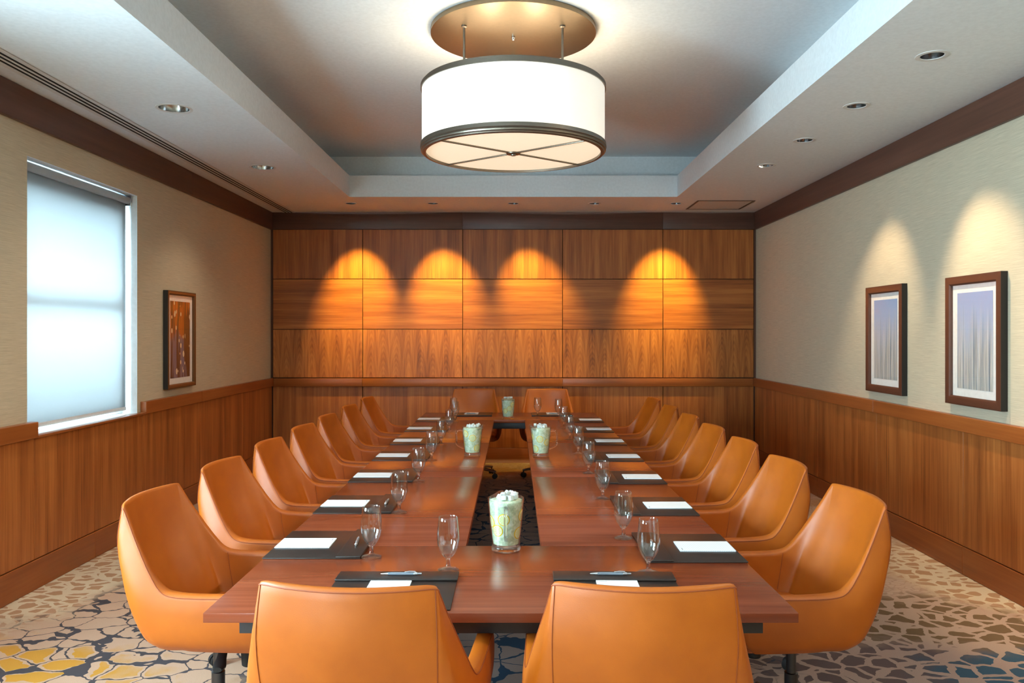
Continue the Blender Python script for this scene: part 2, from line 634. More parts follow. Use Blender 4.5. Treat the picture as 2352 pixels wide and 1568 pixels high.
b = MB()
b.quad([(-XW - .3, YF, 0), (XW, YF, 0), (XW, YB, 0), (-XW - .3, YB, 0)])
tag(b.build('floor', MAT['carpet'], smooth=0), 'patterned beige carpet with dark cell lines, blue and mustard patches', 'floor', kind='structure')

# ceiling: lower border with round openings for the recessed lamps, stepped tray in the middle
TX, TY0, TY1 = 1.79, 1.78, 8.70
CV = 0.28
ZF, ZT = 3.316, 3.583
RL, RS = 0.100, 0.062
left_lamps = [(-2.25, 3.42), (-2.25, 5.285), (-2.25, 7.152)]
right_lamps = [(2.25, 2.42), (2.25, 3.35), (2.25, 4.28), (2.25, 5.224), (2.25, 6.154), (2.25, 7.078)]
back_lamps = [(-1.863, 9.138), (-0.922, 9.138), (0.0, 9.138), (0.929, 9.138), (1.863, 9.138)]
b = MB()
def rect(x0, x1, y0, y1, z=ZC):
    b.quad([(x0, y0, z), (x1, y0, z), (x1, y1, z), (x0, y1, z)])
def holed(cx, cy, h, r, z=ZC, n=48):
    inner, outer = [], []
    for k in range(n):
        a = 2 * PI * k / n
        c, s = math.cos(a), math.sin(a)
        q = h / max(abs(c), abs(s))
        inner.append(b.bm.verts.new((cx + r * c, cy + r * s, z)))
        outer.append(b.bm.verts.new((cx + q * c, cy + q * s, z)))
    for k in range(n):
        k2 = (k + 1) % n
        b.bm.faces.new((inner[k], outer[k], outer[k2], inner[k2]))
HC = 0.16
def strip_y(x0, x1, y0, y1, lamps, r):
    lamps = sorted(lamps, key=lambda q: q[1])
    y = y0
    for (cx, cy) in lamps:
        rect(x0, x1, y, cy - HC)
        rect(x0, cx - HC, cy - HC, cy + HC)
        rect(cx + HC, x1, cy - HC, cy + HC)
        holed(cx, cy, HC, r)
        y = cy + HC
    rect(x0, x1, y, y1)
strip_y(-XW, -TX, YF, 8.9, left_lamps, RL)
strip_y(TX, XW, YF, 8.9, right_lamps, RS)
rect(-TX, TX, YF, TY0)
rect(-TX, TX, TY1, 8.9)
x = -XW
for (cx, cy) in back_lamps:
    rect(x, cx - HC, 8.9, YB)
    rect(cx - HC, cx + HC, 8.9, cy - HC)
    rect(cx - HC, cx + HC, cy + HC, YB)
    holed(cx, cy, HC, RS)
    x = cx + HC
rect(x, XW, 8.9, YB)
def band(x0, x1, y0, y1, z0, z1):
    p = [(x0, y0), (x1, y0), (x1, y1), (x0, y1)]
    for k in range(4):
        a, c = p[k], p[(k + 1) % 4]
        b.quad([(*a, z0), (*c, z0), (*c, z1), (*a, z1)])
band(-TX, TX, TY0, TY1, ZC, ZF)
X2, Y20, Y21 = TX + CV, TY0 - CV, TY1 + CV
rect(-X2, X2, Y20, TY0, ZF); rect(-X2, X2, TY1, Y21, ZF)
rect(-X2, -TX, TY0, TY1, ZF); rect(TX, X2, TY0, TY1, ZF)
band(-X2, X2, Y20, Y21, ZF, ZT)
rect(-X2, X2, Y20, Y21, ZT)
bmesh.ops.remove_doubles(b.bm, verts=b.bm.verts[:], dist=1e-5)
tag(b.build('ceiling', MAT['paint'], smooth=0), 'white ceiling with a raised rectangular tray in the middle', 'ceiling', kind='structure')

# side walls
WY0, WY1, WZ0, WZ1 = 4.90, 6.335, 0.960, 2.685
def window_bounds(k):
    return (WY0 - 3.7 * k, WY1 - 3.7 * k)
b = MB()
xs = -XW
ys = [YF]
for k in (2, 1, 0):
    a, c = window_bounds(k)
    b.quad([(xs, ys[-1], 0), (xs, a, 0), (xs, a, ZC), (xs, ys[-1], ZC)])
    b.quad([(xs, a, 0), (xs, c, 0), (xs, c, WZ0), (xs, a, WZ0)])
    b.quad([(xs, a, WZ1), (xs, c, WZ1), (xs, c, ZC), (xs, a, ZC)])
    ys.append(c)
b.quad([(xs, ys[-1], 0), (xs, YB, 0), (xs, YB, ZC), (xs, ys[-1], ZC)])
wall_l = tag(b.build('wall_left', MAT['wallpaper'], smooth=0), 'beige grasscloth wall with the shaded window', 'wall', kind='structure')
b = MB()
b.quad([(XW, YF, 0), (XW, YB, 0), (XW, YB, ZC), (XW, YF, ZC)])
wall_r = tag(b.build('wall_right', MAT['wallpaper'], smooth=0), 'beige grasscloth wall with two blue framed prints', 'wall', kind='structure')
b = MB()
b.quad([(-XW, YF, 0), (XW, YF, 0), (XW, YF, ZC), (-XW, YF, ZC)])
tag(b.build('wall_front', MAT['wallpaper'], smooth=0), 'plain wall behind the viewer', 'wall', kind='structure')
b = MB()
b.quad([(-XW, YB, 0), (XW, YB, 0), (XW, YB, ZC), (-XW, YB, ZC)])
wall_b = tag(b.build('wall_back', MAT['void'], smooth=0), 'far wall covered in walnut panels', 'wall', kind='structure')

# far wall panelling
PXS = [-XW + 0.03, -1.853, -0.623, 0.607, 1.842, XW - 0.03]
G = 0.0035
def zpx(y):
    return CAM_H - (y - 766) / 186.2
rows = [(zpx(641), zpx(527), 'z', 'walnut'), (zpx(756), zpx(641), 'x', 'walnut'), (zpx(867), zpx(756), 'z', 'walnut_cath')]
for (z0, z1, gr, mt) in rows:
    for x0, x1 in zip(PXS[:-1], PXS[1:]):
        b = MB()
        b.box(x0 + G, x1 - G, YB - 0.022, YB - 0.002, z0 + G, z1 - G, 0.0015, gr, 1)
        b.build('wall_panel', MAT['walnut_cath'] if (gr == 'z' and mt == 'walnut_cath') else MAT['walnut'], wall_b)
for x0, x1 in zip(PXS[:-1], PXS[1:]):
    b = MB()
    b.box(x0 + G, x1 - G, YB - 0.022, YB - 0.002, 0.186, 0.94, 0.0015, 'z', 1)
    b.build('wainscot_panel', MAT['walnut'], wall_b)
for sx in (-1, 1):
    b = MB()
    b.box(sx * (XW - 0.026), sx * (XW - 0.001), YB - 0.012, YB - 0.002, 0.186, 2.874, 0, 'z')
    b.build('shadow_gap_strip', MAT['crown'], wall_b)

trim_no = [0]
def trim(bm_, mat, label, name=None):
    trim_no[0] += 1
    return tag(bm_.build(name or ('trim_%d' % trim_no[0]), mat), label, 'trim', kind='structure')
# chair rail, crown, baseboard on the far wall
b = MB()
rj = [-XW, -1.853, 0.607, XW]
for x0, x1 in zip(rj[:-1], rj[1:]):
    b.box(x0 + .0006, x1 - .0006, YB - 0.060, YB - 0.001, 0.942, 1.042, 0.003, 'x')
trim(b, MAT['rail'], 'walnut chair rail along the far panelled wall')
b = MB()
cj = [-XW, -0.623, 1.842, XW]
for x0, x1 in zip(cj[:-1], cj[1:]):
    b.box(x0 + .0006, x1 - .0006, YB - 0.032, YB - 0.001, 2.874, ZC - 0.002, 0.002, 'x')
trim(b, MAT['crown'], 'dark wood crown band along the far wall')
b = MB()
b.box(-XW, XW, YB - 0.030, YB - 0.001, 0.001, 0.182, 0.003, 'x')
trim(b, MAT['rail'], 'walnut baseboard along the far wall', 'baseboard_back')
# side walls
def side_box(mb, s, y0, y1, z0, z1, t, grain, bevel=0.0015):
    x0, x1 = s * (XW - t), s * (XW - 0.001)
    mb.box(min(x0, x1), max(x0, x1), y0, y1, z0, z1, bevel, grain, 1)
lj = [YF, -0.1, 1.15, 2.45, 3.7, 4.94, 5.65, 6.385, 7.53, 8.76, YB - 0.03]
rjn = [YF, -1.03, 0.23, 1.49, 2.75, 4.0, 5.26, 6.515, 7.77, 9.02, YB - 0.03]
def near_window(y0, y1):
    for k in range(3):
        a, c = window_bounds(k)
        if y1 > a + 0.1 and y0 < c - 0.1:
            return True
    return False
for s, joints, wl in ((-1, lj, wall_l), (1, rjn, wall_r)):
    for y0, y1 in zip(joints[:-1], joints[1:]):
        b = MB()
        side_box(b, s, y0 + G / 2, y1 - G / 2, 0.190, 0.941, 0.020, 'z')
        b.build('wainscot_panel', MAT['walnut'], wl)
b = MB()
for y0, y1 in zip([YF, 1.49, 2.75, 4.0, 5.26, 7.77], [1.49, 2.75, 4.0, 5.26, 7.77, YB - 0.03]):
    side_box(b, 1, y0 + .0005, y1 - .0005, 0.001, 0.184, 0.026, 'y', 0.003)
trim(b, MAT['rail'], 'walnut baseboard under the two prints wall', 'baseboard_right')
b = MB()
for y0, y1 in zip([YF, 2.45, 5.65], [2.45, 5.65, YB - 0.03]):
    side_box(b, -1, y0 + .0005, y1 - .0005, 0.001, 0.184, 0.026, 'y', 0.003)
trim(b, MAT['rail'], 'walnut baseboard under the window wall', 'baseboard_left')
b = MB()
for y0, y1 in zip([YF, 4.0, 6.515], [4.0, 6.515, YB - 0.06]):
    side_box(b, 1, y0 + .0005, y1 - .0005, 0.946, 1.045, 0.050, 'y', 0.003)
trim(b, MAT['rail'], 'walnut chair rail below the two framed prints')
b = MB()
side_box(b, -1, 6.385, 7.53, 0.946, 1.045, 0.050, 'y', 0.003)
side_box(b, -1, 7.531, YB - 0.06, 0.946, 1.045, 0.050, 'y', 0.003)
trim(b, MAT['rail'], 'walnut chair rail between the window and the far corner')
b = MB()
side_box(b, -1, 2.70, 4.935, 0.946, 1.045, 0.050, 'y', 0.003)
trim(b, MAT['rail'], 'short walnut chair rail before the window')
b = MB()
for y0, y1 in zip([YF, 1.5, 4.6], [1.5, 4.6, YB - 0.032]):
    side_box(b, 1, y0 + .0005, y1 - .0005, 2.868, ZC - 0.002, 0.030, 'y', 0.002)
trim(b, MAT['crown'], 'dark wood crown band above the two prints wall')
b = MB()
for y0, y1 in zip([YF, 1.3, 4.3, 7.35], [1.3, 4.3, 7.35, YB - 0.032]):
    side_box(b, -1, y0 + .0005, y1 - .0005, 2.868, ZC - 0.002, 0.030, 'y', 0.002)
trim(b, MAT['crown'], 'dark wood crown band above the window wall')

# windows: reveal, sill, sash with meeting rail, pane, roller shade
def make_window(k):
    a, c = window_bounds(k)
    dep = 0.15
    b = MB()
    xo = -XW - dep
    # reveal linings
    b.box(xo, -XW - 0.0005, a - 0.02, a, WZ0 - 0.02, WZ1 + 0.02, 0)
    b.box(xo, -XW - 0.0005, c, c + 0.02, WZ0 - 0.02, WZ1 + 0.02, 0)
    b.box(xo, -XW - 0.0005, a, c, WZ1, WZ1 + 0.02, 0)
    w = tag(b.build('window_%d' % (k + 1), MAT['jamb']),
            ['tall window with a glowing white roller shade', 'unseen bare window beside the viewer, added for daylight', 'unseen bare window behind the viewer, added for daylight'][k], 'window', kind='structure')
    b = MB()
    b.box(xo - 0.02, -XW - 0.0005, a - 0.02, c + 0.02, WZ0 - 0.022, WZ0 - 0.002, 0)
    b.build('window_sill', MAT['jamb'], w)
    b = MB()
    b.box(-XW - 0.0, -XW + 0.052, a + 0.035, c + 0.048, 0.944, 0.960, 0.002, 'y')
    b.build('sill_board', MAT['rail'], w)
    b = MB()
    f = 0.055
    x0, x1 = xo - 0.03, xo + 0.03
    b.box(x0, x1, a, a + f, WZ0, WZ1, 0.003)
    b.box(x0, x1, c - f - 0.05, c, WZ0, WZ1, 0.003)
    b.box(x0, x1, a + f, c - f - 0.05, WZ1 - f - 0.10, WZ1, 0.003)
    b.box(x0, x1, a + f, c - f - 0.05, WZ0, WZ0 + f, 0.003)
    zm = 1.80
    b.box(x0, x1, a + f, c - f - 0.05, zm - 0.04, zm + 0.04, 0.003)
    fr = b.build('window_frame', MAT['jamb'], w)
    b = MB()
    b.box(xo - 0.004, xo + 0.004, a + f, c - f - 0.05, WZ0 + f, zm - 0.04, 0)
    b.box(xo - 0.004, xo + 0.004, a + f, c - f - 0.05, zm + 0.04, WZ1 - f - 0.10, 0)
    b.build('pane', MAT['pane'], w)
    # the opening's daylight sampling portal (gives no light of its own)
    pd = bpy.data.lights.new('window_portal', 'AREA')
    pd.shape = 'RECTANGLE'
    pd.size, pd.size_y = WZ1 - WZ0, c - a
    pd.cycles.is_portal = True
    po = link(bpy.data.objects.new('window_portal', pd))
    po.location = (xo - 0.04, (a + c) / 2, (WZ0 + WZ1) / 2)
    po.rotation_euler = (0, R(-90), 0)
    po.parent = w
    if k > 0:
        return
    r = empty('roller_shade', (-XW - 0.075, (a + c) / 2, WZ0))
    tag(r, ['white roller shade pulled down over the tall window', 'white roller shade on the window beside the viewer',
            'white roller shade on the window behind the viewer'][k], 'window shade')
    h = (c - a) / 2
    b = MB()
    n = 24
    P = []
    for zz in (0.052, WZ1 - WZ0 - 0.062):
        P.append([(0.0, -h + 0.012 + (2 * h - 0.052) * i / n, zz) for i in range(n + 1)])
    b.grid(P)
    o = b.build('fabric', MAT['shade'], r)
    sm = o.modifiers.new('thickness', 'SOLIDIFY')
    sm.thickness = 0.0006
    b = MB()
    b.box(-0.007, 0.007, -h + 0.012, h - 0.040, 0.026, 0.054, 0.004)
    b.build('hem_bar', MAT['vent'], r)
    b = MB()
    zr = WZ1 - WZ0 - 0.045
    b.tube([(0.016, -h + 0.012, zr), (0.016, h - 0.040, zr)], 0.028, 20)
    b.build('roller_tube', MAT['shade'], r)
    for yy in (-h + 0.002, h - 0.040):
        b = MB()
        b.box(-0.03, 0.045, yy, yy + 0.010, zr - 0.04, zr + 0.043, 0.002)
        b.build('bracket', MAT['chrome'], r)
for k in range(3):  # second and third are unseen, added to let in more daylight
    make_window(k)

# ---------------------------------------------------------------- ceiling fittings
def spot(name, parent, loc, target, power, size, blend, col, radius=0.03):
    ld = bpy.data.lights.new(name, 'SPOT')
    ld.energy = power
    ld.color = col
    ld.spot_size = R(size)
    ld.spot_blend = blend
    ld.shadow_soft_size = radius
    o = bpy.data.objects.new(name, ld)
    o.parent = parent
    d = Vector(target) - Vector(loc)
    o.rotation_euler = d.to_track_quat('-Z', 'Y').to_euler()
    o.location = Vector(loc) - parent.location
    return link(o)

def downlight(cx, cy, r, flange, label, group):
    root = empty('recessed_downlight', (cx, cy, ZC))
    tag(root, label, 'ceiling light', group)
    b = MB()
    b.lathe([(r - 0.004, 0.0), (r, -0.004), (r + flange, -0.003), (r + flange + .001, 0.0005)], 48)
    b.build('trim_ring', MAT['vent'], root)
    b = MB()
    prof = [(r - 0.001, -0.003)] + [(r * (1 - 0.45 * (q / 6) ** 1.5), 0.018 * q + 0.0) for q in range(1, 7)]
    b.lathe(prof, 48)
    b.build('reflector', MAT['chrome'], root)
    b = MB()
    rr = r * 0.55
    b.lathe([(rr, 0.108), (rr * 0.6, 0.100), (0, 0.098)], 32)
    b.build('lamp', MAT['lamp'], root)
    return root

ordw = ['nearest', 'second', 'third', 'fourth', 'fifth', 'sixth', 'seventh']
for i, (cx, cy) in enumerate(left_lamps):
    lab = ['recessed downlight over the window side, out of view overhead',
           'wide chrome recessed downlight near the slot vent, the closer one',
           'wide chrome recessed downlight near the slot vent, the farther one'][i]
    root = downlight(cx, cy, RL, 0.016, lab, 'wide downlights on the window side')
    spot('lamp_light', root, (cx, cy, ZC + 0.0), (cx + 0.1, cy, 0.0), W_LEFT, 112, 1.0, SOFTWARM, 0.06)
rl_lab = ['small recessed downlight over the print wall, overhead behind the view', 'small recessed downlight over the print wall, overhead just out of view',
          'small adjustable downlight over the print wall, first and nearest of four',
          'small adjustable downlight over the print wall, second of four', 'small adjustable downlight over the print wall, third of four',
          'small adjustable downlight over the print wall, farthest of four']
tgt = [2.4, 3.5, 4.0, 4.95, 6.45, 7.1]
for i, (cx, cy) in enumerate(right_lamps):
    root = downlight(cx, cy, RS, 0.022, rl_lab[i], 'small downlights along the print wall')
    if i in (0, 1, 5):
        # turned towards the table as added fill light on the chairs
        t_ = {0: (-1.0, 3.3, 0.7), 1: (-1.1, 5.2, 0.7), 5: (-0.2, 8.8, 0.8)}[i]
        spot('lamp_light', root, (cx, cy, ZC), t_, (105.0, 120.0, 90.0)[(0, 1, 5).index(i)], 76, 1.0, (1.0, 0.78, 0.52))
    else:
        spot('lamp_light', root, (cx, cy, ZC), (XW, tgt[i], 1.42), W_RIGHT * (0.75 if i == 4 else 1.0), 58, 0.75, (1.0, 0.76, 0.48))
bl_lab = ['small downlight before the panelled wall, leftmost of the row of five', 'small downlight before the panelled wall, second from left of five',
          'small downlight before the panelled wall, middle of the row of five', 'small downlight before the panelled wall, fourth from left of five',
          'small downlight before the panelled wall, rightmost beside the access panel']
bt = [-1.90, -0.83, 0.26, None, 1.83]
for i, (cx, cy) in enumerate(back_lamps):
    root = downlight(cx, cy, RS, 0.014, bl_lab[i], 'small downlights in front of the panelled wall')
    if bt[i] is not None:
        spot('lamp_light', root, (cx, cy, ZC), (bt[i], YB, 1.97), W_BACK * (0.72 if i == 2 else 1.0), 51, 0.9, WARM)
    else:
        spot('lamp_light', root, (cx, cy, ZC), (0.35, 9.52, 0.0), W_BACK * 0.3, 36, 1.0, WARM)

# slot vent
b = MB()
root = empty('linear_slot_vent', (-2.76, 3.6, ZC))
tag(root, 'long white linear slot vent beside the crown band above the window', 'air vent')
L0, L1 = YF + 0.4 - 3.6, YB - 0.012 - 3.6
b = MB()
b.box(-0.075, 0.075, L0, L1, -0.0022, -0.0008, 0)
b.build('duct_backing', MAT['void'], root)
wd = [0.034, 0.016, 0.016, 0.034]
x = -0.082
for k, w in enumerate(wd):
    b = MB()
    b.box(x, x + w, L0, L1, -0.0055, -0.0025, 0.001, seg=1)
    b.build('slat', MAT['vent'], root)
    x += w + 0.0213
# access panel
root = empty('ceiling_access_panel', (2.39, 9.24, ZC))
tag(root, 'square white access panel in the ceiling by the far right corner', 'access panel')
b = MB()
w, h, f = 0.325, 0.310, 0.022
b.box(-w, w, -h, -h + f, -0.006, -0.001, 0.001, seg=1)
b.box(-w, w, h - f, h, -0.006, -0.001, 0.001, seg=1)
b.box(-w, -w + f, -h + f, h - f, -0.006, -0.001, 0.001, seg=1)
b.box(w - f, w, -h + f, h - f, -0.006, -0.001, 0.001, seg=1)
b.build('frame', MAT['bronze'], root)
b = MB()
b.box(-w + f + .004, w - f - .004, -h + f + .004, h - f - .004, -0.0045, -0.001, 0.001, seg=1)
b.build('door', MAT['vent'], root)

# drum pendant
DX, DY = 0.0, 5.24
root = empty('drum_pendant_light', (DX, DY, 0))
tag(root, 'large white drum pendant light with bronze rings under the ceiling tray', 'ceiling light')
b = MB()
b.lathe([(0, 3.545), (0.528, 3.545), (0.541, 3.548), (0.541, 3.578), (0.535, ZT - 0.001), (0, ZT - 0.001)], 96)
cn = b.build('canopy', MAT['nickel'], root)
b = MB()
b.lathe([(0, 3.515), (0.006, 3.516), (0.010, 3.522), (0.006, 3.528), (0.012, 3.532), (0.012, 3.545)], 20)
b.build('finial', MAT['chrome'], cn)
for ang in (210, 330, 90):
    px, py = 0.36 * math.cos(R(ang)), 0.36 * math.sin(R(ang))
    b = MB()
    b.tube([(px, py, 3.17), (px, py, 3.546)], 0.008, 14)
    b.lathe([(0.008, 3.53), (0.018, 3.535), (0.018, 3.546)], 20, px, py)
    b.build('stem', MAT['bronze'], root)
ZB, ZTP = 2.766, 3.216
b = MB()
b.lathe([(0.596, 2.80), (0.598, 2.80), (0.598, 3.195), (0.596, 3.195)], 128, closed=True)
b.build('drum_shade', MAT['drum'], root)
b = MB()
b.lathe([(0.598, 3.178), (0.606, 3.178), (0.606, 3.203), (0.594, 3.208), (0.594, ZTP), (0.578, ZTP), (0.578, 3.19), (0.596, 3.19)], 128, closed=True)
b.build('upper_ring', MAT['bronze'], root)
b = MB()
b.lathe([(0.599, 2.826), (0.607, 2.824), (0.609, 2.800), (0.603, 2.794), (0.606, 2.788), (0.604, 2.780), (0.596, 2.776), (0.592, 2.768), (0.580, ZB),
         (0.572, ZB), (0.572, 2.79), (0.597, 2.80)], 128, closed=True)
b.build('lower_ring', MAT['bronze'], root)
b = MB()
b.lathe([(0, 2.782), (0.573, 2.782), (0.573, 2.788), (0, 2.788)], 96)
b.build('diffuser', MAT['diffuser'], root)
for ang in (38, 142, 218, 322):
    b = MB()
    c, s = math.cos(R(ang)), math.sin(R(ang))
    M = Matrix.Rotation(R(ang), 4, 'Z')
    b.box(0.03, 0.576, -0.006, 0.006, 2.771, 2.781, 0.002, M=M)
    b.build('cross_bar', MAT['bronze'], root)
b = MB()
b.lathe([(0, 2.758), (0.016, 2.759), (0.018, 2.766), (0.045, 2.769), (0.048, 2.777), (0.03, 2.7815), (0, 2.7815)], 32)
b.build('hub', MAT['bronze'], root)
for ang in (45, 135, 225, 315):
    ld = bpy.data.lights.new('bulb_light', 'POINT')
    ld.energy = W_DRUM / 4
    ld.color = (1.0, 0.86, 0.66)
    ld.shadow_soft_size = 0.04
    o = bpy.data.objects.new('bulb_light', ld)
    o.location = (0.25 * math.cos(R(ang)), 0.25 * math.sin(R(ang)), 3.03)
    o.parent = root
    link(o)

# ---------------------------------------------------------------- framed prints
def framed(name, s, yc, zc, w, h, art, fm, label, fw=0.058):
    """on a side wall; s=+1 right wall, -1 left wall"""
    root = empty(name, (s * (XW - 0.001), yc, zc), 0)
    tag(root, label, 'picture')
    d = 0.042
    def X(a):
        return -s * a
    def bx(mb, a0, a1, y0, y1, z0, z1, bv, gr='z', mat=0):
        x0, x1 = X(a0), X(a1)
        return mb.box(min(x0, x1), max(x0, x1), y0, y1, z0, z1, bv, gr, 1, mat)
    b = MB()
    # mitred frame: profile swept round a rectangle
    prof = [(0.0, 0.0), (0.0, d), (0.010, d + 0.003), (fw - 0.010, d + 0.001), (fw, d - 0.006), (fw, 0.006), (0.02, 0.0)]
    rings = []
    for (ins, dep) in prof:
        rings.append([b.bm.verts.new((X(dep), sy * (w / 2 - ins), sz * (h / 2 - ins))) for sy, sz in ((-1, -1), (1, -1), (1, 1), (-1, 1))])
    for i in range(len(rings)):
        p, q = rings[i], rings[(i + 1) % len(rings)]
        for k in range(4):
            f = b.bm.faces.new((p[k], p[(k + 1) % 4], q[(k + 1) % 4], q[k]))
            f.material_index = 1 if i == 0 else 0
    b.build('frame', [fm, MAT['frame_side']], root, smooth=20)
    b = MB()
    bx(b, 0.008, 0.020, -w / 2 + fw - .004, w / 2 - fw + .004, -h / 2 + fw - .004, h / 2 - fw + .004, 0)
    b.build('mat_board', MAT['paper'], root)
    aw, ah = w / 2 - fw - 0.055, h / 2 - fw - 0.052
    b = MB()
    x = X(0.0215)
    b.quad([(x, -aw, -ah), (x, aw, -ah), (x, aw, ah), (x, -aw, ah)], [(0, 0), (1, 0), (1, 1), (0, 1)])
    b.build('print', art, root, smooth=0)
    b = MB()
    bx(b, 0.026, 0.028, -w / 2 + fw - .002, w / 2 - fw + .002, -h / 2 + fw - .002, h / 2 - fw + .002, 0)
    b.build('glazing', MAT['pane'], root)
framed('framed_print', 1, 5.127, 1.544, 0.622, 0.850, MAT['art_b'], MAT['art_frame'], 'blue and teal streaked print in a brown frame, the nearer on the right wall')
framed('framed_print', 1, 6.355, 1.544, 0.622, 0.855, MAT['art_a'], MAT['art_frame'], 'pale blue streaked print in a brown frame, the farther on the right wall')
framed('framed_print', -1, 7.10, 1.538, 0.60, 0.850, MAT['art_dots'], MAT['art_frame_gold'], 'framed print of white dots on orange and brown, on the window wall', 0.036)

# ---------------------------------------------------------------- table modules
TCX, THW = -0.038, 0.9075
TZ, TT = 0.74, 0.030
YT = [2.423, 3.194, 4.732, 6.215, 7.850, 8.580]
HX0, HX1 = -0.1885, 0.110
def table_module(x0, x1, y0, y1, label, grain, legs, rail):
    root = empty('conference_table_section', ((x0 + x1) / 2, (y0 + y1) / 2, 0))
    tag(root, label, 'table', 'sections of the conference table')
    hx, hy = (x1 - x0) / 2 - 0.0008, (y1 - y0) / 2 - 0.0008
    b = MB()
    b.box(-hx, hx, -hy, hy, TZ - TT, TZ, 0.0022, grain, 2)
    b.build('tabletop', MAT['table'], root)
    b = MB()
    rx, ry = hx - rail[0], hy - rail[1]
    t = 0.03
    z0, z1 = TZ - TT - 0.06, TZ - TT - 0.0005
    b.box(-rx, rx, -ry, -ry + t, z0, z1, 0.002)
    b.box(-rx, rx, ry - t, ry, z0, z1, 0.002)
    b.box(-rx, -rx + t, -ry + t, ry - t, z0, z1, 0.002)
    b.box(rx - t, rx, -ry + t, ry - t, z0, z1, 0.002)
    b.build('under_frame', MAT['frame_grey'], root)
    for (lx, ly) in legs:
        b = MB()
        b.box(lx - 0.025, lx + 0.025, ly - 0.025, ly + 0.025, 0.030, z0 + 0.001, 0.004)
        lg = b.build('leg', MAT['black'], root)
        b = MB()
        b.lathe([(0, 0.002), (0.024, 0.002), (0.028, 0.008), (0.028, 0.026), (0.018, 0.031), (0, 0.031)], 20, lx, ly)
        b.build('foot', MAT['rubber'], lg)
xl, xr = TCX - THW, TCX + THW
table_module(xl, xr, YT[0], YT[1], 'wide reddish wood table section across the near end', 'x', [(-0.62, 0.16), (0.62, 0.16), (-0.62, 0.26), (0.62, 0.26)][:2] + [(-0.62, 0.30), (0.62, 0.30)][:0], (0.085, 0.075))
table_module(xl, xr, YT[4], YT[5], 'wide reddish wood table section across the far end', 'x', [(-0.62, -0.2), (0.62, -0.2)], (0.085, 0.02))
nm = ['nearest', 'middle', 'farthest']
for k in range(3):
    for (x0, x1, sd, lx) in ((xl, HX0, 'window side', 0.12), (HX1, xr, 'print wall side', -0.12)):
        hy = (YT[k + 2] - YT[k + 1]) / 2
        table_module(x0, x1, YT[k + 1], YT[k + 2], 'long table section on the %s, %s of three beside the central gap' % (sd, nm[k]), 'x' if k != 1 else 'x',
                     [(lx, -hy + 0.2), (lx, hy - 0.2)], (0.09, 0.03))

# ---------------------------------------------------------------- swivel chair
def catmull(pts, n):
    """dense Catmull-Rom through the rows of an array (stations x values)"""
    pts = np.asarray(pts, float)
    m = len(pts)
    out = []
    for i in range(m - 1):
        p0, p1, p2, p3 = pts[max(i - 1, 0)], pts[i], pts[i + 1], pts[min(i + 2, m - 1)]
        for k in range(n):
            t = k / n
            out.append(0.5 * ((2 * p1) + (p2 - p0) * t + (2 * p0 - 5 * p1 + 4 * p2 - p3) * t * t + (3 * p1 - p0 - 3 * p2 + p3) * t ** 3))
    out.append(pts[-1])
    return np.array(out)

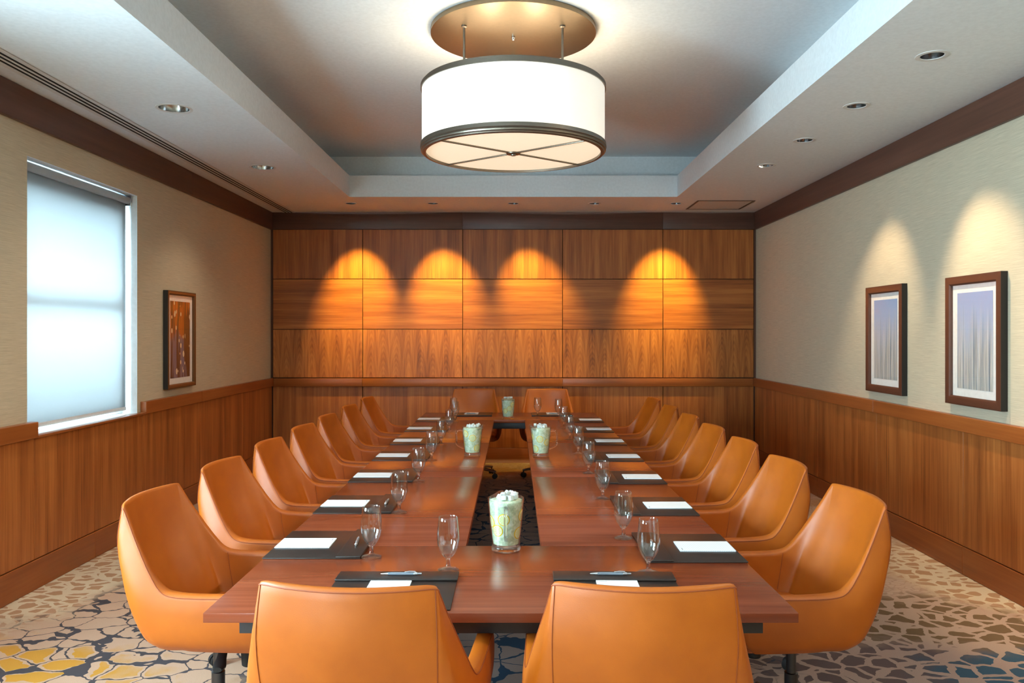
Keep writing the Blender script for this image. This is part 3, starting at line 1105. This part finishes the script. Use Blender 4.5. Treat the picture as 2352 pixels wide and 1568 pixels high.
def chair_sections():
    # right half stations, from the arm front to the middle of the back.
    # each: outer line of five points from the rim down to the bottom edge, inner line of four points from the rim down to the seat
    S = []
    def st(outer, inner):
        S.append([c for p in outer for c in p] + [c for p in inner for c in p])
    st([(.312, .285, .640), (.316, .283, .595), (.314, .275, .530), (.300, .255, .470), (.272, .225, .432)],
       [(.264, .285, .640), (.262, .283, .590), (.258, .275, .530), (.252, .255, .470)])
    st([(.313, .150, .640), (.319, .148, .590), (.318, .142, .525), (.302, .132, .466), (.270, .120, .432)],
       [(.264, .150, .640), (.262, .148, .590), (.258, .142, .530), (.252, .132, .470)])
    st([(.312, .040, .640), (.320, .036, .590), (.319, .030, .525), (.302, .022, .466), (.268, .015, .434)],
       [(.263, .045, .640), (.260, .045, .590), (.256, .045, .530), (.250, .045, .470)])
    st([(.310, -.045, .645), (.318, -.050, .590), (.316, -.046, .525), (.300, -.040, .468), (.264, -.025, .437)],
       [(.260, -.038, .646), (.256, -.030, .590), (.251, -.020, .530), (.245, -.010, .470)])
    st([(.304, -.092, .664), (.313, -.112, .605), (.311, -.112, .535), (.297, -.100, .471), (.262, -.075, .436)],
       [(.262, -.084, .664), (.254, -.072, .600), (.246, -.055, .530), (.236, -.040, .470)])
    st([(.290, -.137, .722), (.303, -.170, .650), (.303, -.158, .560), (.291, -.131, .478), (.256, -.100, .437)],
       [(.258, -.136, .722), (.248, -.122, .630), (.238, -.092, .540), (.226, -.066, .470)])
    st([(.270, -.183, .798), (.286, -.213, .700), (.291, -.195, .588), (.280, -.157, .485), (.246, -.122, .438)],
       [(.244, -.184, .798), (.231, -.150, .670), (.217, -.104, .550), (.208, -.082, .470)])
    st([(.250, -.224, .872), (.268, -.245, .752), (.276, -.221, .615), (.263, -.174, .491), (.229, -.138, .439)],
       [(.228, -.225, .872), (.212, -.176, .710), (.197, -.118, .560), (.188, -.094, .470)])
    st([(.236, -.254, .931), (.253, -.266, .795), (.256, -.238, .640), (.242, -.187, .497), (.206, -.150, .440)],
       [(.215, -.254, .931), (.195, -.196, .740), (.176, -.130, .570), (.168, -.104, .470)])
    st([(.227, -.268, .946), (.234, -.281, .812), (.229, -.251, .650), (.212, -.198, .500), (.176, -.160, .440)],
       [(.206, -.262, .945), (.174, -.212, .755), (.153, -.143, .575), (.146, -.111, .470)])
    st([(.162, -.298, .948), (.168, -.304, .816), (.162, -.274, .655), (.148, -.217, .502), (.118, -.175, .441)],
       [(.152, -.275, .947), (.130, -.236, .758), (.112, -.160, .576), (.106, -.118, .470)])
    st([(.080, -.318, .948), (.083, -.324, .816), (.080, -.290, .655), (.074, -.229, .502), (.060, -.184, .441)],
       [(.076, -.292, .947), (.070, -.256, .758), (.062, -.176, .576), (.054, -.122, .470)])
    st([(.0, -.325, .948), (.0, -.331, .816), (.0, -.295, .655), (.0, -.233, .502), (.0, -.187, .441)],
       [(.0, -.298, .947), (.0, -.260, .758), (.0, -.178, .576), (.0, -.124, .470)])
    return S

def make_chair():
    root = empty('swivel_chair')
    S = chair_sections()
    # mirror to the other side
    full = list(S)
    for s in reversed(S[:-1]):
        q = list(s)
        for k in range(0, len(q), 3):
            q[k] = -q[k]
        full.append(q)
    D = catmull(full, 4)
    # rounded front ends of the arms
    def shrink(sec, f, dy):
        p = sec.reshape(-1, 3).copy()
        c = p.mean(axis=0)
        p[:, 0] = c[0] + (p[:, 0] - c[0]) * f
        p[:, 2] = c[2] + (p[:, 2] - c[2]) * (1 - (1 - f) * 0.35)
        p[:, 1] += dy
        return p.reshape(-1)
    caps = [(0.97, 0.010), (0.85, 0.019), (0.62, 0.026), (0.30, 0.030)]
    front = [shrink(D[0], f, dy) for f, dy in reversed(caps)]
    back = [shrink(D[-1], f, dy) for f, dy in caps]
    D = np.array(front + list(D) + back)
    rows, seam_o, seam_i = [], [], []
    for sec in D:
        p = sec.reshape(-1, 3)
        o = catmull(p[:5], 4)
        inn = catmull(p[5:], 4)
        ro, ri = o[0], inn[0]
        mid = (ro + ri) / 2
        half = (ri - ro) / 2
        upv = np.array([0, 0, 0.010])
        back_dir = o[1] - o[0]
        rim = []
        for k in range(1, 6):
            a = PI * (k / 6 - 0.5)
            t = math.sin(a)
            # squarish pillow top
            rim.append(mid + half * t + upv * (1 - abs(t) ** 3))
        row = list(o[::-1]) + rim + list(inn)
        rows.append(row)
        seam_o.append(o[0]); seam_i.append(inn[0])
    b = MB()
    V = b.grid(rows, wrap_j=True)
    b.bm.faces.new(V[0]); b.bm.faces.new(V[-1])
    b.build('upholstered_shell', MAT['leather'], root, smooth=60)
    b = MB()
    b.tube(seam_o[3:-3], 0.0019, 6)
    b.build('outer_seam', MAT['thread'], root)
    # seams where each arm meets the backrest
    for idx in (len(caps) + 4 * 3 + 2, len(D) - 1 - (len(caps) + 4 * 3 + 2)):
        q = catmull(D[idx].reshape(-1, 3)[5:], 5)[:-3]
        off = -0.0006 if q[0][0] > 0 else 0.0006
        b = MB()
        b.tube([(p[0] + off, p[1], p[2] - 0.002) for p in q], 0.0013, 6)
        b.build('arm_seam', MAT['thread'], root)
    for idx in (len(caps) + 9 * 4, len(D) - 1 - (len(caps) + 9 * 4)):
        q = catmull(D[idx].reshape(-1, 3)[:5], 6)[:-2]
        b = MB()
        b.tube([(p[0] * 1.002, p[1] - 0.0006, p[2]) for p in q], 0.0012, 6)
        b.build('back_seam', MAT['thread'], root)
    # seat cushion and pan: closed pad that fills the shell
    b = MB()
    outline = []
    for sec in D[len(caps):-len(caps)]:
        p = sec.reshape(-1, 3)
        outline.append((p[8][0], p[8][1]))
    pts = [(.235, .30)] + outline + [(-.235, .30)]
    pts = [(x * 1.0, y) for x, y in pts]
    def ring(f, z, fwd=0.0):
        return [(x * f, 0.08 + (y - 0.08) * f + fwd, z) for x, y in pts]
    P = [ring(0.001, 0.420), ring(0.80, 0.421), ring(1.00, 0.428), ring(1.07, 0.440), ring(1.05, 0.462), ring(1.0, 0.488), ring(0.94, 0.497), ring(0.6, 0.502), ring(0.001, 0.504)]
    b.grid(P, wrap_j=True)
    b.build('seat_cushion', MAT['leather'], root, smooth=50)
    # mechanism
    b = MB()
    b.lathe([(0, .362), (.042, .362), (.055, .372), (.072, .400), (.078, .424), (0, .424)], 28)
    b.box(-.055, .055, .02, .19, .378, .424, .012)
    mech = b.build('tilt_mechanism', MAT['black'], root)
    b = MB()
    b.lathe([(0, -.046), (.020, -.046), (.026, -.040), (.026, .03), (.020, .036), (0, .036)], 24, M=Matrix.Translation((.045, .135, .338)) @ Matrix.Rotation(R(12), 4, 'Y'))
    b.build('tension_knob', MAT['rubber'], mech)
    b = MB()
    b.tube([(.04, .06, .385), (.10, .062, .378), (.135, .066, .355), (.165, .07, .338), (.19, .072, .335)], [.010, .010, .012, .016, .010], 12, sx=1.6)
    b.build('lever', MAT['rubber'], mech)
    b = MB()
    b.lathe([(0, .085), (.026, .085), (.026, .25), (.019, .252), (.019, .364), (0, .364)], 24)
    b.build('gas_column', MAT['darkmetal'], root)
    b = MB()
    b.lathe([(0, .075), (.044, .075), (.048, .085), (.044, .118), (.030, .126), (.026, .128), (0, .128)], 28)
    b.build('base_hub', MAT['chrome'], root)
    for k in range(5):
        M = Matrix.Rotation(R(80 + 72 * k), 4, 'Z')
        b = MB()
        q = [M @ Vector(p) for p in [(.02, 0, .102), (.12, 0, .100), (.22, 0, .090), (.285, 0, .078)]]
        b.tube(q, [.021, .019, .016, .013], 12)
        leg = b.build('leg', MAT['chrome'], root)
        b = MB()
        c = M @ Vector((.275, 0, 0))
        Mc = Matrix.Translation((c.x, c.y, .029)) @ Matrix.Rotation(R(98 + 72 * k), 4, 'Z') @ Matrix.Rotation(R(90), 4, 'X')
        for sgn in (-1, 1):
            b.lathe([(0, sgn * .008), (.025, sgn * .008), (.028, sgn * .011), (.028, sgn * .021), (.024, sgn * .024), (0, sgn * .025)], 22, M=Mc)
        b.tube([(c.x, c.y, .03), (c.x, c.y, .083)], .007, 10)
        b.build('caster', MAT['rubber'], leg)
    return root

ch0 = make_chair()
used = [False]
def place_chair(x, y, rz, label, group):
    o = ch0 if not used[0] else copy_tree(ch0)
    used[0] = True
    o.location = (x, y, 0)
    o.rotation_euler = (0, 0, rz)
    tag(o, label, 'chair', group)
nth = ['nearest', 'second', 'third', 'fourth', 'fifth', 'sixth', 'seventh and farthest']
yl = [3.165, 3.920, 4.69, 5.44, 6.16, 6.99, 7.86]
jit = [0.5, -1.0, 1.0, -0.8, 0.6, 0.4, -0.5]
place_chair(-0.400, 2.295, R(-5), 'tan leather swivel chair seen from behind, left of two at the near end', 'chairs at the near end')
place_chair(0.345, 2.300, R(-2.5), 'tan leather swivel chair seen from behind, right of two at the near end', 'chairs at the near end')
for i, y in enumerate(yl):
    place_chair(-1.172, y, R(-92 + jit[i]), 'tan leather swivel chair on the window side, %s from the near end' % nth[i] if i else
                'tan leather swivel chair on the window side, nearest to the viewer', 'chairs on the window side')
yr = [3.155, 3.96, 4.715, 5.44, 6.17, 6.93, 7.77]
for i, y in enumerate(yr):
    place_chair(1.100, y, R(92 - jit[i]), 'tan leather swivel chair on the print wall side, %s from the near end' % nth[i] if i else
                'tan leather swivel chair on the print wall side, nearest to the viewer', 'chairs on the print wall side')
place_chair(-0.445, 8.86, R(180), 'tan leather swivel chair facing the viewer, left of two at the far end', 'chairs at the far end')
place_chair(0.385, 8.86, R(180), 'tan leather swivel chair facing the viewer, right of two at the far end', 'chairs at the far end')

# ---------------------------------------------------------------- place settings
def make_portfolio():
    # local: user sits at -Y, width along X, far edge at +Y
    root = empty('desk_portfolio')
    b = MB()
    b.box(-.208, .208, -.185, .185, 0.0003, .0045, .0015, seg=2)
    b.build('writing_board', MAT['portfolio'], root)
    b = MB()
    b.box(-.210, .210, .092, .187, .0046, .0115, .0028, seg=3)
    b.build('flap', MAT['portfolio'], root)
    return root
def make_pad():
    b = MB()
    b.box(-.070, .070, -.108, .108, 0.0, .004, .0004, seg=1)
    # small printed heading, worn to a few strokes
    for k in range(6):
        x = -.058 + k * .0042
        b.box(x, x + .0026, .0945, .0975, .00401, .00415, 0, mat=1)
    return b.build('notepad', [MAT['pad'], MAT['frame_grey']], smooth=0)
def make_pen():
    root = empty('ballpoint_pen')
    M = Matrix.Rotation(R(90), 4, 'Y')
    b = MB()
    b.lathe([(0, -.045), (.0046, -.045), (.0052, -.03), (.0052, .042), (0, .042)], 18, M=M)
    b.build('barrel', MAT['pen_grey'], root)
    b = MB()
    b.lathe([(0, -.072), (.0009, -.071), (.0022, -.066), (.0046, -.0452), (0, -.0452)], 18, M=M)
    b.build('tip', MAT['pen_silver'], root)
    b = MB()
    b.lathe([(0, .042), (.0052, .0422), (.0050, .056), (.0034, .057), (.0034, .069), (.0028, .071), (0, .071)], 18, M=M)
    b.build('push_button', MAT['pen_silver'], root)
    b = MB()
    b.tube([(.052, 0, .0045), (.047, 0, .0082), (.030, 0, .0088), (.012, 0, .0062)], [.0015, .0016, .0016, .0014], 8, sx=1.8)
    b.build('clip', MAT['pen_silver'], root)
    return root
def make_glass():
    b = MB()
    outer = [(0, .0), (.0330, .0), (.0375, .0012), (.0385, .0030), (.0360, .0048), (.0220, .0078), (.0120, .0120), (.0082, .0185), (.0070, .0270), (.0068, .0370),
             (.0090, .0430), (.0180, .0520), (.0280, .0660), (.0355, .0840), (.0392, .1020), (.0403, .1150), (.0396, .1330), (.0378, .1560), (.0355, .1800), (.0340, .1925)]
    inner = [(.0334, .1932), (.0328, .1925), (.0343, .1800), (.0365, .1560), (.0383, .1330), (.0389, .1150), (.0378, .1020), (.0340, .0850), (.0260, .0680), (.0150, .0560), (.0060, .0515), (0, .0505)]
    b.lathe(outer + inner, 40)
    for f in b.bm.faces:
        if f.calc_center_median().z > .056:
            f.material_index = 1
    return b.build('water_goblet', [MAT['glass'], MAT['thin_glass']], smooth=60)

pf0, pd0, pn0, gl0 = make_portfolio(), make_pad(), make_pen(), make_glass()
first = {}
def inst(proto, loc, rz, label, cat, group):
    k = proto.name
    if k in first:
        o = copy_tree(proto)
    else:
        first[k] = 1
        o = proto
    o.location = loc
    o.rotation_euler = (0, 0, rz)
    tag(o, label, cat, group)
    return o
def setting(x, y, rz, where, pad_off, pen_off, pen_rot, gx, gy, gwhere, pen_on_pad=False, pad_rot=0.0):
    """x, y: middle of the portfolio"""
    c, s = math.cos(rz), math.sin(rz)
    def W(p):
        return (x + c * p[0] - s * p[1], y + s * p[0] + c * p[1])
    inst(pf0, (x, y, TZ), rz, 'dark brown leather portfolio with flap, ' + where, 'portfolio', 'desk portfolios')
    px, py = W(pad_off)
    inst(pd0, (px, py, TZ + .0049), rz + R(pad_rot), 'white ruled notepad on the dark portfolio, ' + where, 'notepad', 'white notepads')
    qx, qy = W(pen_off)
    inst(pn0, (qx, qy, TZ + (.0149 if pen_on_pad else .0170)), rz + R(pen_rot), ('slim grey pen lying on the notepad, ' if pen_on_pad else 'slim grey pen on the portfolio flap, ') + where, 'pen', 'grey pens')
    inst(gl0, (gx, gy, TZ + .0004), random.uniform(0, 6), 'empty stemmed water glass, ' + gwhere, 'glass', 'stemmed water glasses')
lp = [3.003, 3.757, 4.548, 5.327, 6.10, 6.91, 7.70]
rp = [2.952, 3.713, 4.496, 5.290, 6.076, 6.853, 7.625]
lg = [(-.540, 3.030), (-.542, 3.785), (-.546, 4.588), (-.549, 5.345), (-.549, 6.076), (-.555, 6.91), (-.565, 7.72)]
rg = [(.4576, 3.31), (.460, 4.104), (.458, 4.846), (.459, 5.636), (.455, 6.40), (.456, 7.20), (.456, 8.02)]
for i in range(7):
    wl = ('nearest place on the window side' if i == 0 else '%s place on the window side' % nth[i])
    setting(xl + 0.183, lp[i] + 0.208, R(-90), wl, (0.0, -.072), (0.005, .135), 4 + 3 * jit[i], lg[i][0], lg[i][1], wl, pad_rot=jit[i] * 0.7)
for i in range(7):
    wl = ('nearest place on the print wall side' if i == 0 else '%s place on the print wall side' % nth[i])
    setting(xr - 0.183, rp[i] + 0.208, R(90), wl, (0.0, -.070), (-0.01, .135), -5 + 3 * jit[i], rg[i][0], rg[i][1], wl, pad_rot=-jit[i])
setting(-.401, 2.629, 0, 'left place at the near end', (-.015, -.020), (.012, .137), 0, -.234, 2.860, 'left place at the near end')
setting(.345, 2.629, R(-1.2), 'right place at the near end', (0.005, -.018), (-.01, .137), 0, .480, 2.828, 'right place at the near end')
setting(-.43, 8.375, R(180), 'left place at the far end', (0.01, -.040), (0.01, .050), 2, -.610, 8.150, 'left place at the far end', True)
setting(.40, 8.375, R(180), 'right place at the far end', (-.02, -.040), (-.03, .050), -3, .250, 8.187, 'right place at the far end', True)

# ---------------------------------------------------------------- pitchers of iced lemon water
def wrap(a):
    return (a + PI) % (2 * PI) - PI
def make_pitcher():
    # spout towards +X, handle towards -X
    n = 72
    def rim(th):
        a = wrap(th)
        dz = .020 * math.exp(-(a / .62) ** 2) - .012 * math.exp(-(a / .20) ** 2)
        dr = .017 * math.exp(-(a / .34) ** 2)
        return dz, dr
    prof_o = [(0, .0), (.050, .0), (.0565, .003), (.0575, .010), (.0560, .018), (.0545, .022), (.0570, .050), (.0620, .100), (.0665, .150), (.0695, .185), (.0715, .205)]
    prof_i = [(.0690, .2055), (.0670, .185), (.0640, .150), (.0595, .100), (.0545, .050), (.0515, .028), (.0300, .022), (0, .021)]
    b = MB()
    rows = []
    for (r, z) in prof_o + prof_i:
        if r == 0:
            r = 0.0004
        k = max(0.0, (z - .165) / .04)
        row = []
        for q in range(n):
            th = 2 * PI * q / n
            dz, dr = rim(th)
            rr = r + dr * min(k, 1.0) ** 1.5
            row.append((rr * math.cos(th), rr * math.sin(th), z + dz * min(k, 1.0)))
        rows.append(row)
    V = b.grid(rows, wrap_j=True)
    b.bm.faces.new(V[0]); b.bm.faces.new(V[-1])
    for f in b.bm.faces:
        z = f.calc_center_median().z
        if z > .196 or z < .024:
            f.material_index = 1
    root = b.build('glass_pitcher', [MAT['thin_glass'], MAT['glass']], smooth=50)
    b = MB()
    b.tube([(-.066, 0, .178), (-.085, 0, .183), (-.100, 0, .178), (-.110, 0, .164), (-.1125, 0, .145), (-.112, 0, .110), (-.110, 0, .088), (-.102, 0, .074), (-.080, 0, .063), (-.0575, 0, .055)],
           [.0085, .0075, .007, .007, .007, .007, .007, .007, .0075, .009], 14)
    b.build('handle', MAT['glass'], root, smooth=60)
    return root
def make_liquid():
    b = MB()
    prof = [(0, .0225), (.0495, .0290), (.0530, .050), (.0582, .100), (.0628, .150), (.0656, .184), (.0652, .193), (.0630, .197), (.045, .199), (0, .200)]
    b.lathe(prof, 56)
    return b.build('lemon_water', MAT['liquid'], smooth=60)
def make_ice():
    b = MB()
    for k in range(12):
        a = k * 2.4
        r = .012 + .036 * ((k * 0.37) % 1)
        M = Matrix.Translation((r * math.cos(a), r * math.sin(a), .2045 + .005 * (k % 3))) @ Matrix.Rotation(k * 1.3, 4, 'Z') @ Matrix.Rotation(k * .7, 4, 'X')
        s = .0095
        b.box(-s, s, -s, s, -s, s, .0025, M=M)
    return b.build('ice', MAT['ice'], smooth=50)
def curve(mb):
    # a slice pressed against the round wall of the jug
    for v in mb.bm.verts:
        v.co.z -= v.co.x ** 2 / (2 * .060)
    return mb
def make_slice():
    root = empty('lemon_slice')
    b = MB()
    b.lathe([(.0198, -.0024), (.0236, -.0018), (.0236, .0018), (.0198, .0024)], 32, closed=True)
    curve(b).build('rind', MAT['rind'], root)
    b = MB()
    b.lathe([(.0178, -.0023), (.0198, -.0023), (.0198, .0023), (.0178, .0023)], 32, closed=True)
    curve(b).build('pith', MAT['pith'], root)
    b = MB()
    n = 36
    for sgn in (-1, 1):
        c = b.bm.verts.new((0, 0, sgn * .0022))
        vs = [b.bm.verts.new((.0179 * math.cos(2 * PI * k / n), .0179 * math.sin(2 * PI * k / n), sgn * .0022)) for k in range(n)]
        for k in range(n):
            f = b.bm.faces.new((c, vs[k], vs[(k + 1) % n]))
            for l in f.loops:
                l[b.uv].uv = (l.vert.co.x, l.vert.co.y)
    curve(b).build('flesh', MAT['flesh'], root, smooth=0)
    return root
pt0, lq0, ic0, sl0 = make_pitcher(), make_liquid(), make_ice(), make_slice()
def lr(z):
    return .0495 + (z - .029) * (.0652 - .0495) / (.180 - .029)
# view-side angles (degrees, 270 faces the near end), height, and how the slice is described
pit = [(-.029, 3.130, 90, 'nearest pitcher', [(262, .132, 'behind the handle'), (330, .075, 'low at the right'), (345, .142, 'high at the right edge'), (200, .118, 'at the left edge'), (235, .088, 'low at the left')]),
       (-.285, 5.540, 0, 'pitcher with its handle to the left', [(225, .160, 'at the upper left'), (275, .132, 'in the middle'), (310, .062, 'at the lower right'), (352, .128, 'at the right edge'), (185, .085, 'at the left edge')]),
       (.190, 5.510, 180, 'pitcher with its handle to the right', [(262, .128, 'in the middle'), (315, .105, 'at the right'), (225, .060, 'at the lower left'), (190, .140, 'at the top left')]),
       (-.052, 7.930, -90, 'farthest pitcher', [(238, .085, 'at the left'), (315, .148, 'at the upper right'), (283, .110, 'in the middle')])]
for (px, py, rz, nm_, sl) in pit:
    inst(pt0, (px, py, TZ + .0004), R(rz), 'clear glass jug of iced lemon water, the ' + nm_, 'pitcher', 'lemon water pitchers')
    inst(lq0, (px, py, TZ + .0004), R(rz), 'cloudy lemon water filling the ' + nm_, 'drink', 'lemon water in the pitchers')
    o = inst(ic0, (px, py, TZ + .0004), R(rz * 0.7), 'crushed ice heaped at the top of the ' + nm_, 'ice', 'ice in the pitchers')
    o['kind'] = 'stuff'
    for (a, z, d) in sl:
        r = lr(z) - .0002
        o = inst(sl0, (px + r * math.cos(R(a)), py + r * math.sin(R(a)), TZ + z), 0, 'lemon slice %s of the %s' % (d, nm_), 'lemon slice', 'lemon slices in the pitchers')
        nrm = Vector((math.cos(R(a)), math.sin(R(a)), -0.1))
        o.rotation_euler = nrm.to_track_quat('Z', 'Y').to_euler()
